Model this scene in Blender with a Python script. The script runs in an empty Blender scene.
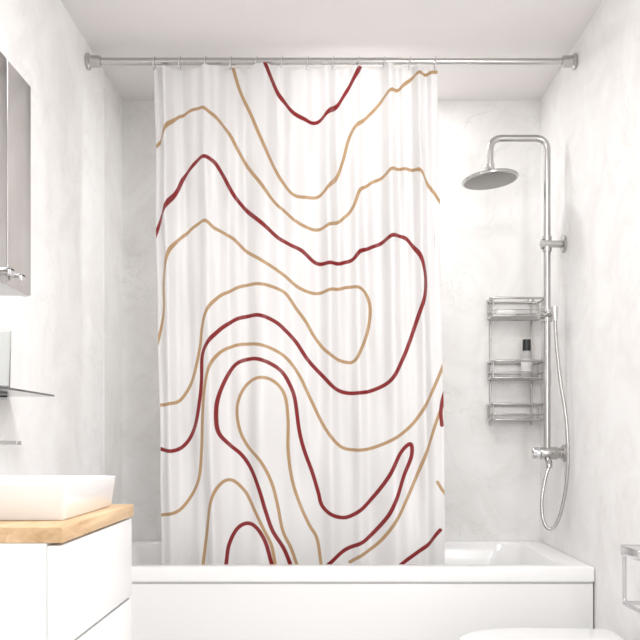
import bpy, bmesh, math, random
import numpy as np
from mathutils import Vector, Matrix, kdtree
random.seed(3)
S=bpy.context.scene
COL=S.collection
XL,XR,YB,YF,ZC=-0.845,0.855,3.63,-0.7,2.38

# ---------------- materials ----------------
def mat(name,color,rough=0.5,metal=0.0,**kw):
    m=bpy.data.materials.new(name); m.use_nodes=True
    b=m.node_tree.nodes['Principled BSDF']
    b.inputs['Base Color'].default_value=(*color,1)
    b.inputs['Roughness'].default_value=rough
    b.inputs['Metallic'].default_value=metal
    for k,v in kw.items(): b.inputs[k.replace('_',' ')].default_value=v
    return m
def noise_mat(name,c1,c2,scale=3,rough=0.6,detail=8,stretch=(1,1,1),bump=0.0,lo=0.35,hi=0.65):
    m=mat(name,c1,rough); nt=m.node_tree; N=nt.nodes; L=nt.links
    b=N['Principled BSDF']
    tc=N.new('ShaderNodeTexCoord'); mp=N.new('ShaderNodeMapping'); mp.inputs['Scale'].default_value=stretch
    n=N.new('ShaderNodeTexNoise'); n.inputs['Scale'].default_value=scale; n.inputs['Detail'].default_value=detail
    n.inputs['Roughness'].default_value=0.62; n.inputs['Distortion'].default_value=0.6
    r=N.new('ShaderNodeValToRGB'); r.color_ramp.elements[0].position=lo; r.color_ramp.elements[1].position=hi
    r.color_ramp.elements[0].color=(*c1,1); r.color_ramp.elements[1].color=(*c2,1)
    L.new(tc.outputs['Object'],mp.inputs[0]); L.new(mp.outputs[0],n.inputs['Vector'])
    L.new(n.outputs['Fac'],r.inputs[0]); L.new(r.outputs[0],b.inputs['Base Color'])
    if bump:
        bp=N.new('ShaderNodeBump'); bp.inputs['Strength'].default_value=bump; bp.inputs['Distance'].default_value=0.003
        L.new(n.outputs['Fac'],bp.inputs['Height']); L.new(bp.outputs[0],b.inputs['Normal'])
    return m
def marble(name,base,dark,vein,rough,vs):
    m=mat(name,base,rough); nt=m.node_tree; N=nt.nodes; L=nt.links; b=N['Principled BSDF']
    tc=N.new('ShaderNodeTexCoord')
    n=N.new('ShaderNodeTexNoise'); n.inputs['Scale'].default_value=4.2; n.inputs['Detail'].default_value=10; n.inputs['Roughness'].default_value=0.72; n.inputs['Distortion'].default_value=0.8
    L.new(tc.outputs['Object'],n.inputs['Vector'])
    r=N.new('ShaderNodeValToRGB'); e=r.color_ramp.elements; e[0].position=.34; e[1].position=.58; e[0].color=(*dark,1); e[1].color=(*base,1)
    L.new(n.outputs['Fac'],r.inputs[0])
    n2=N.new('ShaderNodeTexNoise'); n2.inputs['Scale'].default_value=3.1; n2.inputs['Detail'].default_value=9; n2.inputs['Roughness'].default_value=0.6; n2.inputs['Distortion'].default_value=1.6
    L.new(tc.outputs['Object'],n2.inputs['Vector'])
    s=N.new('ShaderNodeMath'); s.operation='SUBTRACT'; s.inputs[1].default_value=.5; L.new(n2.outputs['Fac'],s.inputs[0])
    a=N.new('ShaderNodeMath'); a.operation='ABSOLUTE'; L.new(s.outputs[0],a.inputs[0])
    mr=N.new('ShaderNodeMapRange'); mr.inputs['From Max'].default_value=.018; mr.inputs['To Min'].default_value=vs; mr.inputs['To Max'].default_value=0; L.new(a.outputs[0],mr.inputs['Value'])
    n3=N.new('ShaderNodeTexNoise'); n3.inputs['Scale'].default_value=2.3; L.new(tc.outputs['Object'],n3.inputs['Vector'])
    mr3=N.new('ShaderNodeMapRange'); mr3.inputs['From Min'].default_value=.45; mr3.inputs['From Max'].default_value=.62; L.new(n3.outputs['Fac'],mr3.inputs['Value'])
    mu=N.new('ShaderNodeMath'); mu.operation='MULTIPLY'; L.new(mr.outputs[0],mu.inputs[0]); L.new(mr3.outputs[0],mu.inputs[1])
    mx=N.new('ShaderNodeMix'); mx.data_type='RGBA'; mx.inputs[7].default_value=(*vein,1)
    L.new(mu.outputs[0],mx.inputs[0]); L.new(r.outputs[0],mx.inputs[6]); L.new(mx.outputs[2],b.inputs['Base Color'])
    bp=N.new('ShaderNodeBump'); bp.inputs['Strength'].default_value=.2; bp.inputs['Distance'].default_value=0.002
    L.new(n.outputs['Fac'],bp.inputs['Height']); L.new(bp.outputs[0],b.inputs['Normal'])
    return m
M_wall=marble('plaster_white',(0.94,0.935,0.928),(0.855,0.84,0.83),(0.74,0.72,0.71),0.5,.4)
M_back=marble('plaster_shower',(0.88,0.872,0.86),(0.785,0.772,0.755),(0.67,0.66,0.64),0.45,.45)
M_ceil=noise_mat('ceiling_paint',(0.84,0.81,0.80),(0.86,0.83,0.82),1.5,0.9)
M_floor=noise_mat('floor_tile',(0.74,0.72,0.70),(0.82,0.80,0.78),3,0.35)
M_white=mat('acrylic_white',(0.86,0.86,0.86),0.16)
M_cer=mat('ceramic_white',(0.85,0.85,0.85),0.1)
M_lacq=mat('lacquer_white',(0.83,0.83,0.83),0.3)
M_chrome=mat('chrome',(0.70,0.70,0.71),0.14,1.0)
M_satin=mat('satin_steel',(0.52,0.51,0.50),0.22,1.0)
M_headunder=mat('nozzle_grey',(0.30,0.29,0.28),0.4,0.5)
M_black=mat('black_plastic',(0.02,0.02,0.022),0.35)
M_mirror=mat('mirror_glass',(0.64,0.62,0.615),0.22,1.0)
M_gap=mat('dark_gap',(0.06,0.06,0.06),0.8)
M_wood=noise_mat('oak_wood',(0.46,0.28,0.14),(0.74,0.53,0.32),7,0.45,stretch=(6,0.7,8),lo=0.3,hi=0.7)
M_glass=mat('clear_glass',(0.90,0.92,0.92),0.03,0,Transmission_Weight=1.0,IOR=1.3)
M_dglass=mat('smoked_glass',(0.05,0.055,0.06),0.08)
M_bottle=mat('bottle_plastic',(0.50,0.50,0.49),0.3)
M_soap=mat('soap',(0.9,0.89,0.86),0.5)

# ---------------- helpers ----------------
def finish(me,smooth=True,angle=35):
    if smooth:
        me.polygons.foreach_set('use_smooth',[True]*len(me.polygons))
        try: me.set_sharp_from_angle(angle=math.radians(angle))
        except Exception: pass
def addobj(name,me,m=None,parent=None):
    o=bpy.data.objects.new(name,me); COL.objects.link(o)
    if m: me.materials.append(m)
    if parent: o.parent=parent
    return o
def empty(name,loc=(0,0,0)):
    o=bpy.data.objects.new(name,None); COL.objects.link(o); o.empty_display_size=0.05
    return o
def box(name,x0,x1,y0,y1,z0,z1,m,parent=None,bev=0.0,seg=3):
    bm=bmesh.new(); bmesh.ops.create_cube(bm,size=1)
    for v in bm.verts:
        v.co=Vector(((x0+x1)/2+v.co.x*(x1-x0),(y0+y1)/2+v.co.y*(y1-y0),(z0+z1)/2+v.co.z*(z1-z0)))
    if bev: bmesh.ops.bevel(bm,geom=bm.edges[:],offset=bev,segments=seg,affect='EDGES',profile=0.5)
    me=bpy.data.meshes.new(name); bm.to_mesh(me); bm.free(); finish(me,bev>0,50)
    return addobj(name,me,m,parent)
def frame_for(d):
    d=d.normalized(); up=Vector((0,0,1)) if abs(d.z)<0.9 else Vector((1,0,0))
    a=d.cross(up).normalized(); return a,d.cross(a).normalized()
def tube(name,pts,r,m,parent=None,n=12,closed=False,caps=True):
    pts=[Vector(p) for p in pts]; K=len(pts)
    verts=[];faces=[]; a=None
    for i,p in enumerate(pts):
        if closed: d=(pts[(i+1)%K]-pts[i-1])
        else: d=pts[min(i+1,K-1)]-pts[max(i-1,0)]
        d.normalize()
        if a is None: a,_=frame_for(d)
        a=(a-d*a.dot(d)).normalized(); b=d.cross(a)
        rr=r[i] if isinstance(r,(list,tuple)) else r
        for k in range(n):
            t=2*math.pi*k/n; verts.append(p+(a*math.cos(t)+b*math.sin(t))*rr)
    R=K if closed else K-1
    for i in range(R):
        for k in range(n):
            j=(i+1)%K
            faces.append((i*n+k,i*n+(k+1)%n,j*n+(k+1)%n,j*n+k))
    if caps and not closed:
        faces.append(tuple(range(n))[::-1]); faces.append(tuple((K-1)*n+k for k in range(n)))
    me=bpy.data.meshes.new(name); me.from_pydata([tuple(v) for v in verts],[],faces); finish(me,True,50)
    return addobj(name,me,m,parent)
def lathe(name,prof,m,origin,axis=(0,0,1),parent=None,n=40):
    ax=Vector(axis).normalized(); a,b=frame_for(ax); o=Vector(origin)
    verts=[];faces=[]
    for r,h in prof:
        for k in range(n):
            t=2*math.pi*k/n; verts.append(tuple(o+ax*h+(a*math.cos(t)+b*math.sin(t))*max(r,1e-5)))
    for i in range(len(prof)-1):
        for k in range(n):
            faces.append((i*n+k,i*n+(k+1)%n,(i+1)*n+(k+1)%n,(i+1)*n+k))
    faces.append(tuple(range(n))[::-1]); faces.append(tuple((len(prof)-1)*n+k for k in range(n)))
    me=bpy.data.meshes.new(name); me.from_pydata(verts,[],faces)
    bm=bmesh.new(); bm.from_mesh(me); bmesh.ops.recalc_face_normals(bm,faces=bm.faces[:]); bm.to_mesh(me); bm.free()
    finish(me,True,40); return addobj(name,me,m,parent)
def rrect(x0,x1,y0,y1,r,n=10):
    P=[]
    for cx,cy,a0 in ((x1-r,y1-r,0),(x0+r,y1-r,90),(x0+r,y0+r,180),(x1-r,y0+r,270)):
        for k in range(n+1):
            a=math.radians(a0+90*k/n); P.append((cx+r*math.cos(a),cy+r*math.sin(a)))
    return P
def loft(name,rings,m,parent=None,cap0=True,cap1=True,angle=35):
    n=len(rings[0]); verts=[p for r in rings for p in r]; faces=[]
    for i in range(len(rings)-1):
        for k in range(n):
            faces.append((i*n+k,i*n+(k+1)%n,(i+1)*n+(k+1)%n,(i+1)*n+k))
    if cap0: faces.append(tuple(range(n))[::-1])
    if cap1: faces.append(tuple((len(rings)-1)*n+k for k in range(n)))
    me=bpy.data.meshes.new(name); me.from_pydata(verts,[],faces)
    bm=bmesh.new(); bm.from_mesh(me); bmesh.ops.recalc_face_normals(bm,faces=bm.faces[:]); bm.to_mesh(me); bm.free()
    finish(me,True,angle); return addobj(name,me,m,parent)
def smooth(pts,step=0.5,closed=False):
    P=[np.array(p,float) for p in pts]; out=[]
    P=[2*P[0]-P[1]]+P+[2*P[-1]-P[-2]]
    for i in range(1,len(P)-2):
        p0,p1,p2,p3=P[i-1:i+3]; n=max(2,int(np.linalg.norm(p2-p1)/step))
        for k in range(n):
            t=k/n
            out.append(0.5*((2*p1)+(-p0+p2)*t+(2*p0-5*p1+4*p2-p3)*t*t+(-p0+3*p1-3*p2+p3)*t**3))
    out.append(P[-2]); return out
def fillet(pts,r,n=8):
    P=[Vector(p) for p in pts]; out=[P[0]]
    for i in range(1,len(P)-1):
        a=(P[i-1]-P[i]).normalized(); b=(P[i+1]-P[i]).normalized()
        s=P[i]+a*r; e=P[i]+b*r
        for k in range(n+1):
            t=k/n; out.append(s*(1-t)**2+P[i]*2*t*(1-t)+e*t*t)
    out.append(P[-1]); return out

# ---------------- room shell ----------------
T=0.1
box('wall_left',XL-T,XL,YF,YB+T,0,ZC+T,M_wall)
box('wall_right',XR,XR+T,YF,YB+T,0,ZC+T,M_wall)
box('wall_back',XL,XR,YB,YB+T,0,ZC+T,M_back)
box('floor',XL-T,XR+T,YF,YB+T,-T,0,M_floor)
box('ceiling',XL,XR,YF,YB,ZC,ZC+T,M_ceil)
box('wall_strip_1',XL,XL+0.0015,3.335,YB,0.592,ZC,M_back)  # very thin sheet, makes the rear of the left wall greyer

# ---------------- bathtub ----------------
tub=empty('bathtub')
X0,X1,Y0,Y1=XL+0.002,XR-0.0015,2.875,YB-0.002
ZR=0.001
def ring(ix,ixr,iy0,iy1,r,z): return [(x,y,z+(ZR if z>.1 else 0)) for x,y in rrect(X0+ix,X1-ixr,Y0+iy0,Y1-iy1,r)]
rings=[ring(.014,.001,.014,.001,.004,0.0),ring(.014,.001,.014,.001,.004,.543),
 ring(0,0,0,0,.006,.543),ring(0,0,0,0,.006,.583),ring(.003,.003,.003,.003,.006,.5885),ring(.008,.008,.008,.008,.006,.590),
 ring(.085,.085,.060,.040,.10,.590),ring(.092,.092,.066,.046,.10,.588),ring(.098,.098,.071,.051,.10,.580),
 ring(.115,.115,.078,.058,.11,.52),ring(.16,.16,.095,.075,.13,.38),ring(.21,.21,.115,.095,.14,.25),
 ring(.25,.25,.14,.12,.14,.195),ring(.31,.31,.19,.17,.13,.172),ring(.36,.36,.24,.22,.10,.168)]
loft('tub_shell',rings,M_white,tub,angle=30)
box('apron_panel',X0+.004,X1-.004,Y0+.006,Y0+.0145,0.02,.536,M_lacq,tub,0.002)
lathe('tub_drain',[(0.03,0),(0.03,.003),(0.02,.005),(0,.005)],M_chrome,(0.35,3.2,.1695),parent=tub)

# ---------------- curtain rod ----------------
rod=empty('curtain_rod'); RY,RZ=3.10,2.314
tube('rod_tube',[(XL+.004,RY,RZ),(0.25,RY,RZ)],0.0125,M_satin,rod,20)
tube('rod_inner_tube',[(0.2,RY,RZ),(XR-.004,RY,RZ)],0.0105,M_satin,rod,20)
for nm,x,s in (('flange_a',XL+.001,1),('flange_b',XR-.001,-1)):
    lathe(nm,[(.026,0),(.028,.003),(.028,.008),(.02,.014),(.02,.045),(.015,.05)],M_satin,(x,RY,RZ),(s,0,0),rod)

# ---------------- shower curtain ----------------
cur=empty('shower_curtain')
def fab(u,v): return ((u-330)/288.0, 1+(440-v)/288.0)   # fabric print grid, 288 units per metre
TAN=[
[(232,64),(239,88),(250,113),(261,140),(274,168),(289,190),(304,197),(320,196),(334,181),(343,160),(351,135),(371,113),(385,98),(401,88),(412,78),(425,74),(442,70)],
[(150,150),(160,138),(168,124),(176,115),(186,111),(201,109),(211,115),(221,124),(229,133),(238,150),(250,170),(262,187),(273,202),(290,216),(305,226),(317,229),(331,225),(345,216),(354,205),(360,190),(369,184),(383,177),(395,169),(411,170),(420,174),(429,188),(445,210)],
[(152,355),(157,338),(163,310),(163,280),(169,252),(182,235),(203,222),(216,230),(231,237),(245,250),(262,262),(276,270),(286,277),(300,288),(315,293),(335,289),(352,287),(364,291),(370,305),(369,325),(363,345),(354,361),(340,360),(326,351),(314,336),(306,322),(296,308),(285,293),(270,287),(250,285),(235,289),(220,297),(208,312),(203,328),(200,350),(192,380),(180,399),(168,404),(152,405)],
[(155,516),(164,515),(178,511),(190,497),(199,478),(202,450),(203,420),(205,390),(211,366),(224,350),(245,344),(266,347),(285,357),(299,375),(311,400),(325,428),(340,446),(355,450),(372,448),(395,438),(412,424),(425,405),(435,385),(449,350)],
[(297,566),(291,548),(283,530),(278,505),(272,482),(262,462),(248,446),(240,430),(237,410),(241,394),(250,382),(263,378),(276,383),(285,396),(288,420),(288,450),(292,480),(300,505),(309,525),(317,540),(321,566)],
[(449,392),(440,412),(431,437),(420,466),(408,495),(395,520),(377,544),(350,563)],
[(203,566),(207,535),(212,502),(221,484),(232,480),(245,491),(255,510),(264,528),(272,545),(276,566)],
[(437,482),(442,490),(450,500)]]
RED=[
[(264,64),(272,82),(280,97),(290,108),(303,118),(312,122),(322,119),(333,109),(343,97),(351,85),(357,74),(361,64)],
[(150,243),(160,220),(168,205),(176,190),(182,176),(190,168),(202,160),(213,163),(222,174),(234,195),(245,208),(262,225),(280,240),(300,249),(316,262),(335,263),(352,260),(362,250),(378,245),(392,238),(403,238),(413,247),(421,260),(425,278),(424,297),(418,316),(410,340),(402,360),(390,381),(370,391),(350,393),(335,388),(322,375),(308,360),(296,342),(286,331),(275,322),(258,316),(240,318),(225,326),(210,342),(203,356),(202,380),(200,400),(195,425),(185,443),(172,451),(155,448)],
[(291,566),(284,548),(273,530),(266,510),(260,490),(252,470),(242,455),(230,445),(220,434),(217,420),(218,400),(225,380),(235,365),(250,359),(266,362),(281,371),(290,385),(295,400),(299,430),(304,450),(312,472),(318,492),(322,506),(332,515),(346,518),(361,510),(375,495),(389,475),(400,453),(410,444),(411,456),(403,477),(395,500),(385,519),(366,540),(345,551),(328,566)],
[(226,566),(229,545),(237,529),(247,523),(257,527),(266,541),(273,566)],
[(449,380),(443,398),(441,412),(442,425)],
[(440,530),(425,545),(395,566)]]
def kd(lines):
    pts=[]
    for l in lines:
        for p in smooth(l,0.6): pts.append(fab(*p))
    k=kdtree.KDTree(len(pts))
    for i,p in enumerate(pts): k.insert((p[0],p[1],0),i)
    k.balance(); return k
kT,kR=kd(TAN),kd(RED)
NX,NZ=420,560
ztop,zbot=2.2985,0.30
rng=np.random.RandomState(11)
creases=[]
c=0.03
while c<0.985:
    creases.append((c,rng.uniform(.012,.020),rng.uniform(.008,.018)*rng.choice([-1,1],p=[.65,.35]),rng.uniform(-.05,.05),rng.uniform(.2,1.6)))
    c+=rng.uniform(.045,.085)
def fold(t,v):
    tight=1-v
    a=0.0
    ph=2*math.pi*(7.0*t+0.45*math.sin(2*math.pi*1.1*t+0.6)+0.12*math.sin(2*math.pi*3.1*t)+.12*v*math.sin(5*t))
    a+=0.0195*(0.55+0.50*tight)*math.sin(ph+0.5*v)
    a+=0.0090*math.sin(2*ph+1.3+1.2*v)*(0.12+0.95*tight)
    a+=0.024*math.sin(2*math.pi*(1.7*t+0.15*v)+0.8)*(0.3+v)
    a+=0.0040*math.sin(2*math.pi*(19*t+0.6*v+.3*math.sin(7*t)))*(tight**3)
    for (cc,w,am,dr,de) in creases:
        d=(t-cc-dr*v)/(w*(1+1.0*v))
        if abs(d)<3.2: a+=am*math.exp(-d*d)*math.exp(-de*v)
    a+=-0.026*math.exp(-((t-0.185-0.012*v)/0.019)**2)*(0.25+0.75*v)
    a+= 0.022*math.exp(-((t-0.148-0.012*v)/0.018)**2)*(0.25+0.75*v)
    a+= 0.009*math.sin(2*math.pi*(2.3*t+2.1*v))*math.sin(3*v*math.pi)
    a+= 0.0070*math.sin(2*math.pi*(5.3*t-3.1*v)+2)*math.sin(2.2*v*math.pi)
    return a
NR=12
verts=[];dT=[];dR=[]
for j in range(NZ+1):
    v=j/NZ
    xl=-0.615+0.030*v; xr=0.374+0.031*v
    for i in range(NX+1):
        t=i/NX
        x=xl+(xr-xl)*t
        sc=0.009*abs(math.sin(math.pi*t*(NR-1)))**1.1*max(0,1-v*10)
        z=ztop-v*(ztop-zbot)-sc+0.012*v*math.sin(2*math.pi*8*t)
        wob=0.0015*math.sin(9*v*math.pi+3)+0.002*math.sin(4*v*math.pi)
        if t<0.02 or t>0.98: x+=wob
        y=RY+fold(t,v)
        verts.append((x,y,z))
        dT.append(kT.find((x,z,0))[2]); dR.append(kR.find((x,z,0))[2])
W=NX+1
faces=[(j*W+i,(j+1)*W+i,(j+1)*W+i+1,j*W+i+1) for j in range(NZ) for i in range(NX)]
me=bpy.data.meshes.new('curtain_fabric'); me.from_pydata(verts,[],faces)
me.polygons.foreach_set('use_smooth',[True]*len(me.polygons))
for nm,d in (('d_tan',dT),('d_red',dR)):
    at=me.attributes.new(nm,'FLOAT','POINT'); at.data.foreach_set('value',d)
mc=mat('printed_fabric',(0.9,0.9,0.9),0.30); nt=mc.node_tree; N=nt.nodes; L=nt.links; b=N['Principled BSDF']
def linefac(attr,w):
    a=N.new('ShaderNodeAttribute'); a.attribute_name=attr
    r=N.new('ShaderNodeMapRange'); r.inputs['From Min'].default_value=w-0.0008; r.inputs['From Max'].default_value=w+0.0008
    r.inputs['To Min'].default_value=1; r.inputs['To Max'].default_value=0
    L.new(a.outputs['Fac'],r.inputs['Value']); return r.outputs['Result']
m1=N.new('ShaderNodeMix'); m1.data_type='RGBA'; m1.inputs[6].default_value=(0.80,0.79,0.79,1); m1.inputs[7].default_value=(0.46,0.295,0.155,1)
L.new(linefac('d_tan',0.0056),m1.inputs[0])
m2=N.new('ShaderNodeMix'); m2.data_type='RGBA'; m2.inputs[7].default_value=(0.23,0.010,0.012,1)
L.new(m1.outputs[2],m2.inputs[6]); L.new(linefac('d_red',0.0067),m2.inputs[0])
L.new(m2.outputs[2],b.inputs['Base Color'])
tr=N.new('ShaderNodeBsdfTranslucent'); L.new(m2.outputs[2],tr.inputs[0])
mx=N.new('ShaderNodeMixShader'); mx.inputs[0].default_value=0.18
L.new(b.outputs[0],mx.inputs[1]); L.new(tr.outputs[0],mx.inputs[2]); L.new(mx.outputs[0],N['Material Output'].inputs[0])
addobj('curtain_fabric',me,mc,cur)
for k in range(NR):
    x=-0.61+0.975*k/(NR-1)
    c=Vector((x,RY,RZ-0.006))
    pts=[c+Vector((0.003*math.sin(a),math.cos(a)*0.019,math.sin(a)*0.022)) for a in [2*math.pi*q/24 for q in range(24)]]
    tube('curtain_ring_%d'%(k+1),pts,0.0020,M_chrome,cur,6,closed=True)

# ---------------- shower column ----------------
sh=empty('shower_column'); SX,SY=0.79,3.25; r=0.0125
tube('riser_pipe',fillet([(SX,SY,0.955),(SX,SY,2.098),(SX-0.207,SY,2.098),(SX-0.207,SY,1.99)],0.045),r,M_satin,sh,20)
hax=Vector((-0.10,0.03,1)).normalized()
hc=Vector((SX-0.207,SY,1.943))
lathe('rain_head',[(0,-.002),(.098,-.002),(.103,.001),(.104,.006),(.10,.011),(.06,.020),(.03,.028),(.018,.034),(.016,.05),(.0,.052)],M_satin,hc,hax,sh,64)
lathe('rain_head_nozzles',[(0,-.004),(.09,-.004),(.095,-.002),(0,-.001)],M_headunder,hc,hax,sh,64)
tube('rain_head_ball',[hc+Vector((0,0,.035)),hc+Vector((0,0,.062))],0.0155,M_satin,sh,20)
lathe('upper_bracket',[(.031,0),(.031,.007),(.027,.010),(.013,.012),(.013,.05),(.019,.052),(.019,.085),(.013,.088)],M_satin,(XR-.001,SY,1.713),(-1,0,0),sh)
tube('bracket_collar',[(SX,SY,1.685),(SX,SY,1.742)],0.0165,M_satin,sh,20)
tube('slider_collar',[(SX,SY,1.43),(SX,SY,1.48)],0.0185,M_satin,sh,20)
tube('slider_knob',[(SX+.01,SY-.005,1.455),(SX-.032,SY-.012,1.455)],[.012,.015],M_satin,sh,20)
tube('slider_cradle',[(SX,SY-.01,1.455),(SX+.015,SY-.055,1.462)],0.012,M_satin,sh,16)
tube('hose_cone',[(SX+.012,SY-.06,1.475),(SX+.014,SY-.062,1.425)],[.013,.008],M_chrome,sh,16)
tube('valve_collar',[(SX,SY,1.20),(SX,SY,1.255)],0.0145,M_satin,sh,20)
lathe('mixer_wall_flange',[(.032,0),(.032,.006),(.028,.010),(.018,.011),(.018,.03)],M_satin,(XR-.001,SY,0.952),(-1,0,0),sh)
tube('mixer_body',[(XR-.02,SY,.952),(XR-.03,SY,.952),(XR-.085,SY,.952),(XR-.09,SY,.952)],[.018,.023,.023,.021],M_satin,sh,28)
tube('mixer_knob',[(XR-.088,SY,.952),(XR-.092,SY,.952),(XR-.115,SY,.952),(XR-.119,SY,.952)],[.016,.021,.021,.018],M_chrome,sh,28)
tube('mixer_lever',[(XR-.105,SY,.955),(XR-.13,SY-.03,.958)],[.006,.004],M_chrome,sh,12)
tube('mixer_outlet',[(SX,SY,.935),(SX,SY-.03,.92),(SX,SY-.035,.90)],.011,M_satin,sh,16)
hose=[(.804,3.188,1.425),(.806,3.18,1.35),(.815,3.165,1.22),(.830,3.15,1.10),(.836,3.14,.99),(.834,3.14,.87),(.816,3.15,.75),(.795,3.16,.695),(.775,3.17,.685),(.758,3.18,.72),(.757,3.19,.79),(.775,3.205,.87),(.79,3.215,.905)]
tube('hose',[tuple(p) for p in smooth(hose,0.012)],0.0062,M_satin,sh,10)

# ---------------- caddy ----------------
cad=empty('shower_caddy'); cx0,cx1,cy0,cy1=0.634,0.846,3.495,3.618
def wring(name,z,rr,x0=cx0,x1=cx1,y0=cy0,y1=cy1):
    tube(name,[(x,y,z) for x,y in rrect(x0,x1,y0,y1,.025,6)],rr,M_satin,cad,8,closed=True)
tiers=[(1.556,1.486),(1.310,1.244),(1.141,1.080)]
for q,(zt,zb) in enumerate(tiers):
    wring('basket_%d_top'%q,zt,.0046); wring('basket_%d_low'%q,zb,.0038)
    wring('basket_%d_mid'%q,(zt*.35+zb*.65),.0022)
    for k in range(7):
        y=cy0+.014+k*(cy1-cy0-.028)/6
        tube('basket_%d_slat_%d'%(q,k),[(cx0+.001,y,zb),(cx1-.001,y,zb)],.0022,M_satin,cad,6)
    for k,(x,y) in enumerate(((cx0+.006,cy0+.006),(cx1-.006,cy0+.006),(cx0+.006,cy1-.006),(cx1-.006,cy1-.006))):
        tube('basket_%d_post_%d'%(q,k),[(x,y,zb),(x,y,zt)],.0030,M_satin,cad,8)
for k,x in enumerate((cx0+.016,cx1-.03)):
    tube('caddy_upright_%d'%k,[(x,cy1+.004,1.06),(x,cy1+.004,1.575)],.0038,M_satin,cad,8)
    lathe('caddy_wall_clip_%d'%k,[(.014,0),(.014,.004),(.006,.010)],M_satin,(x,YB-.0005,1.565),(0,-1,0),cad,24)
bot=empty('shampoo_bottle'); bx,by,bz=.783,3.555,1.2468
lathe('body',[(.0,0),(.020,0),(.022,.004),(.022,.095),(.019,.105),(.010,.110),(.010,.114)],M_bottle,(bx,by,bz),parent=bot)
lathe('cap',[(.0165,.108),(.0165,.15),(.0155,.153),(0,.153)],M_black,(bx,by,bz),parent=bot)
lathe('label',[(.0224,.02),(.0224,.075)],M_lacq,(bx,by,bz),parent=bot)
so=bmesh.new(); bmesh.ops.create_uvsphere(so,u_segments=32,v_segments=16,radius=1)
for v in so.verts:
    c=v.co; f=lambda a,p:math.copysign(abs(a)**p,a)
    v.co=Vector((.70+.040*f(c.x,.7),3.553+.027*f(c.y,.7),1.5035+.0145*f(c.z,.8)))
me=bpy.data.meshes.new('soap_bar'); so.to_mesh(me); so.free(); finish(me,True,80); addobj('soap_bar',me,M_soap)

# ---------------- vanity ----------------
van=empty('bathroom_vanity'); vx0,vx1,vy0,vy1=XL+.001,-.385,1.28,1.74
box('wood_top',vx0,vx1+.002,vy0,vy1+.002,.852,.875,M_wood,van,.0015)
box('carcass',vx0,vx1-.022,vy0+.002,vy1-.002,.08,.852,M_lacq,van,.001)
box('plinth',vx0,vx1-.06,vy0+.02,vy1-.02,0,.08,M_lacq,van,.001)
box('drawer_upper',vx1-.0215,vx1-.001,vy0+.002,vy1-.002,.698,.848,M_lacq,van,.0010)
box('drawer_lower',vx1-.0215,vx1-.001,vy0+.002,vy1-.002,.392,.693,M_lacq,van,.0010)
box('drawer_bottom',vx1-.0215,vx1-.001,vy0+.002,vy1-.002,.082,.387,M_lacq,van,.0010)
box('shadow_gap',vx1-.022,vx1-.008,vy0+.004,vy1-.004,.691,.700,M_gap,van)
sx0,sx1,sy0,sy1=-.80,-.404,1.375,1.69
def sr(i,r,z): return [(x,y,z) for x,y in rrect(sx0+i,sx1-i,sy0+i,sy1-i,r)]
sink=empty('vessel_sink')
loft('basin',[sr(.010,.006,.8755),sr(.007,.007,.879),sr(.001,.008,.926),sr(.0,.008,.931),sr(.0015,.008,.933),sr(.007,.007,.933),sr(.009,.007,.930),sr(.02,.025,.905),sr(.04,.04,.890),sr(.10,.04,.886)],M_cer,sink,angle=40)
lathe('basin_drain',[(0,0),(.02,0),(.02,.003),(0,.003)],M_chrome,(-.62,1.53,.8865),parent=sink)
fa=empty('basin_faucet')
lathe('faucet_base',[(.022,0),(.022,.006),(.018,.008),(.018,.11),(.016,.114),(0,.114)],M_chrome,(-.822,1.53,.8755),parent=fa)
tube('faucet_spout',fillet([(-.82,1.53,.962),(-.66,1.53,.966),(-.645,1.53,.945)],.01),.010,M_chrome,fa,16)
box('faucet_lever',-.83,-.532,1.519,1.541,.991,.9985,M_satin,fa,.002)

# ---------------- mirror cabinet ----------------
mc_=empty('mirror_cabinet'); mx=-.705; my0,my1,mz0,mz1=1.30,2.105,1.340,1.832
box('cabinet_body',XL+.001,mx-.020,my0,my1,mz0,mz1,M_lacq,mc_,.001)
for k,(a,c) in enumerate(((my0,1.622),(1.626,1.948),(1.952,my1))):
    box('door_backing_%d'%k,mx-.019,mx-.004,a,c,mz0-.002,mz1,M_lacq,mc_,.001)
    box('mirror_%d'%k,mx-.0038,mx,a+.001,c-.001,mz0,mz1,M_mirror,mc_,.0008)
for k,y in enumerate((1.915,1.985)):
    box('handle_%d'%k,mx+.0002,mx+.024,y-.012,y+.012,1.362,1.368,M_chrome,mc_,.0015)
    box('handle_lip_%d'%k,mx+.018,mx+.024,y-.012,y+.012,1.352,1.368,M_chrome,mc_,.0015)

# ---------------- glass shelf + tumbler ----------------
gs=empty('glass_shelf')
box('shelf_pane',XL+.002,-.725,1.70,2.35,1.114,1.119,M_dglass,gs,.001)
for k,y in enumerate((1.80,2.26)):
    tube('shelf_bracket_%d'%k,[(XL+.001,y,1.1075),(XL+.03,y,1.1075)],.0055,M_chrome,gs,16)
lathe('drinking_glass',[(0,0),(.030,0),(.031,.002),(.034,.138),(.0325,.138),(.029,.008),(0,.007)],M_glass,(-.785,2.10,1.1195),n=48)

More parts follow.
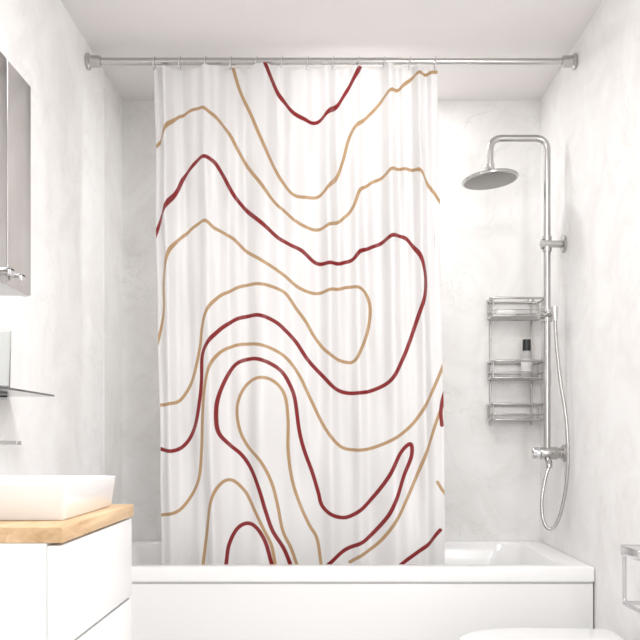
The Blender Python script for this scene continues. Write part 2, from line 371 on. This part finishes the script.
# ---------------- toilet ----------------
to=empty('toilet')
def dring(xf,xb,yc,hw,z,n=40):
    P=[]; rad=min(hw*1.15,(xb-xf)*.75)
    for k in range(n+1):
        a=math.radians(90+180*k/n); P.append((xf+rad+rad*math.cos(a),yc+hw*math.sin(a),z))
    P.append((xb-.03,yc-hw*.92,z)); P.append((xb,yc-hw*.85,z)); P.append((xb,yc+hw*.85,z)); P.append((xb-.03,yc+hw*.92,z)); return P
yc=2.405; xb=XR-.002; dz=.006
loft('bowl',[dring(.50,xb,yc,.115,0.0),dring(.505,xb,yc,.11,.06),dring(.46,xb,yc,.125,.16),dring(.40,xb,yc,.155,.26),dring(.36,xb,yc,.175,.36),dring(.352,xb,yc,.18,.40+dz),dring(.356,xb,yc,.176,.405+dz)],M_cer,to)
loft('seat',[dring(.35,xb-.06,yc,.183,.408+dz),dring(.346,xb-.06,yc,.187,.412+dz),dring(.346,xb-.06,yc,.187,.424+dz),dring(.35,xb-.06,yc,.183,.427+dz)],M_cer,to)
loft('lid',[dring(.35,xb-.05,yc,.183,.429+dz),dring(.345,xb-.05,yc,.188,.433+dz),dring(.345,xb-.05,yc,.188,.445+dz),dring(.350,xb-.05,yc,.184,.450+dz),dring(.37,xb-.06,yc,.165,.4525+dz)],M_cer,to)

# ---------------- paper holder ----------------
ph=empty('toilet_paper_holder')
box('wall_plate',XR-.009,XR-.001,2.36,2.42,.675,.735,M_chrome,ph,.003)
box('cover_top',XR-.066,XR-.006,2.28,2.42,.712,.717,M_chrome,ph,.002)
box('cover_front',XR-.068,XR-.063,2.28,2.42,.690,.717,M_chrome,ph,.002)
tube('arm',fillet([(XR-.005,2.412,.700),(XR-.060,2.412,.700),(XR-.060,2.412,.56),(XR-.005,2.412,.56)],.012),.0055,M_chrome,ph,12)
tube('bar',[(XR-.060,2.412,.56),(XR-.060,2.27,.56)],.006,M_chrome,ph,12)

# ---------------- light ----------------
w=bpy.data.worlds.new('world'); S.world=w; w.use_nodes=True
w.node_tree.nodes['Background'].inputs[0].default_value=(1,0.99,0.983,1)
w.node_tree.nodes['Background'].inputs[1].default_value=0.95
def area(name,loc,tgt,sx,sy,e,c=(1,0.993,0.985)):
    l=bpy.data.lights.new(name,'AREA'); l.shape='RECTANGLE'; l.size=sx; l.size_y=sy; l.energy=e; l.color=c
    o=bpy.data.objects.new(name,l); COL.objects.link(o); o.location=loc
    o.rotation_euler=(Vector(tgt)-Vector(loc)).to_track_quat('-Z','Y').to_euler()
area('side_fill',(0.78,0.2,1.6),(-0.3,3.1,1.3),0.4,1.2,23)  # added side light, no window modelled; brings out the curtain folds
area('overhead_fill',(0.1,1.6,2.34),(0.1,1.6,0),0.6,0.6,19.5)  # added overhead light without a fixture, brightens the room
area('alcove_fill',(0.12,3.38,2.374),(0.12,3.38,0),0.22,0.12,6.0)  # added light behind the curtain, lifts the dark alcove

# ---------------- camera ----------------
cam=bpy.data.cameras.new('camera'); co=bpy.data.objects.new('camera',cam); COL.objects.link(co)
co.location=(0,0,1.0); co.rotation_euler=(math.radians(90),0,0)
cam.sensor_width=36; cam.lens=893/640*36; cam.shift_x=-10/640; cam.shift_y=120/640; cam.clip_start=0.02
S.camera=co
S.view_settings.view_transform='Standard'
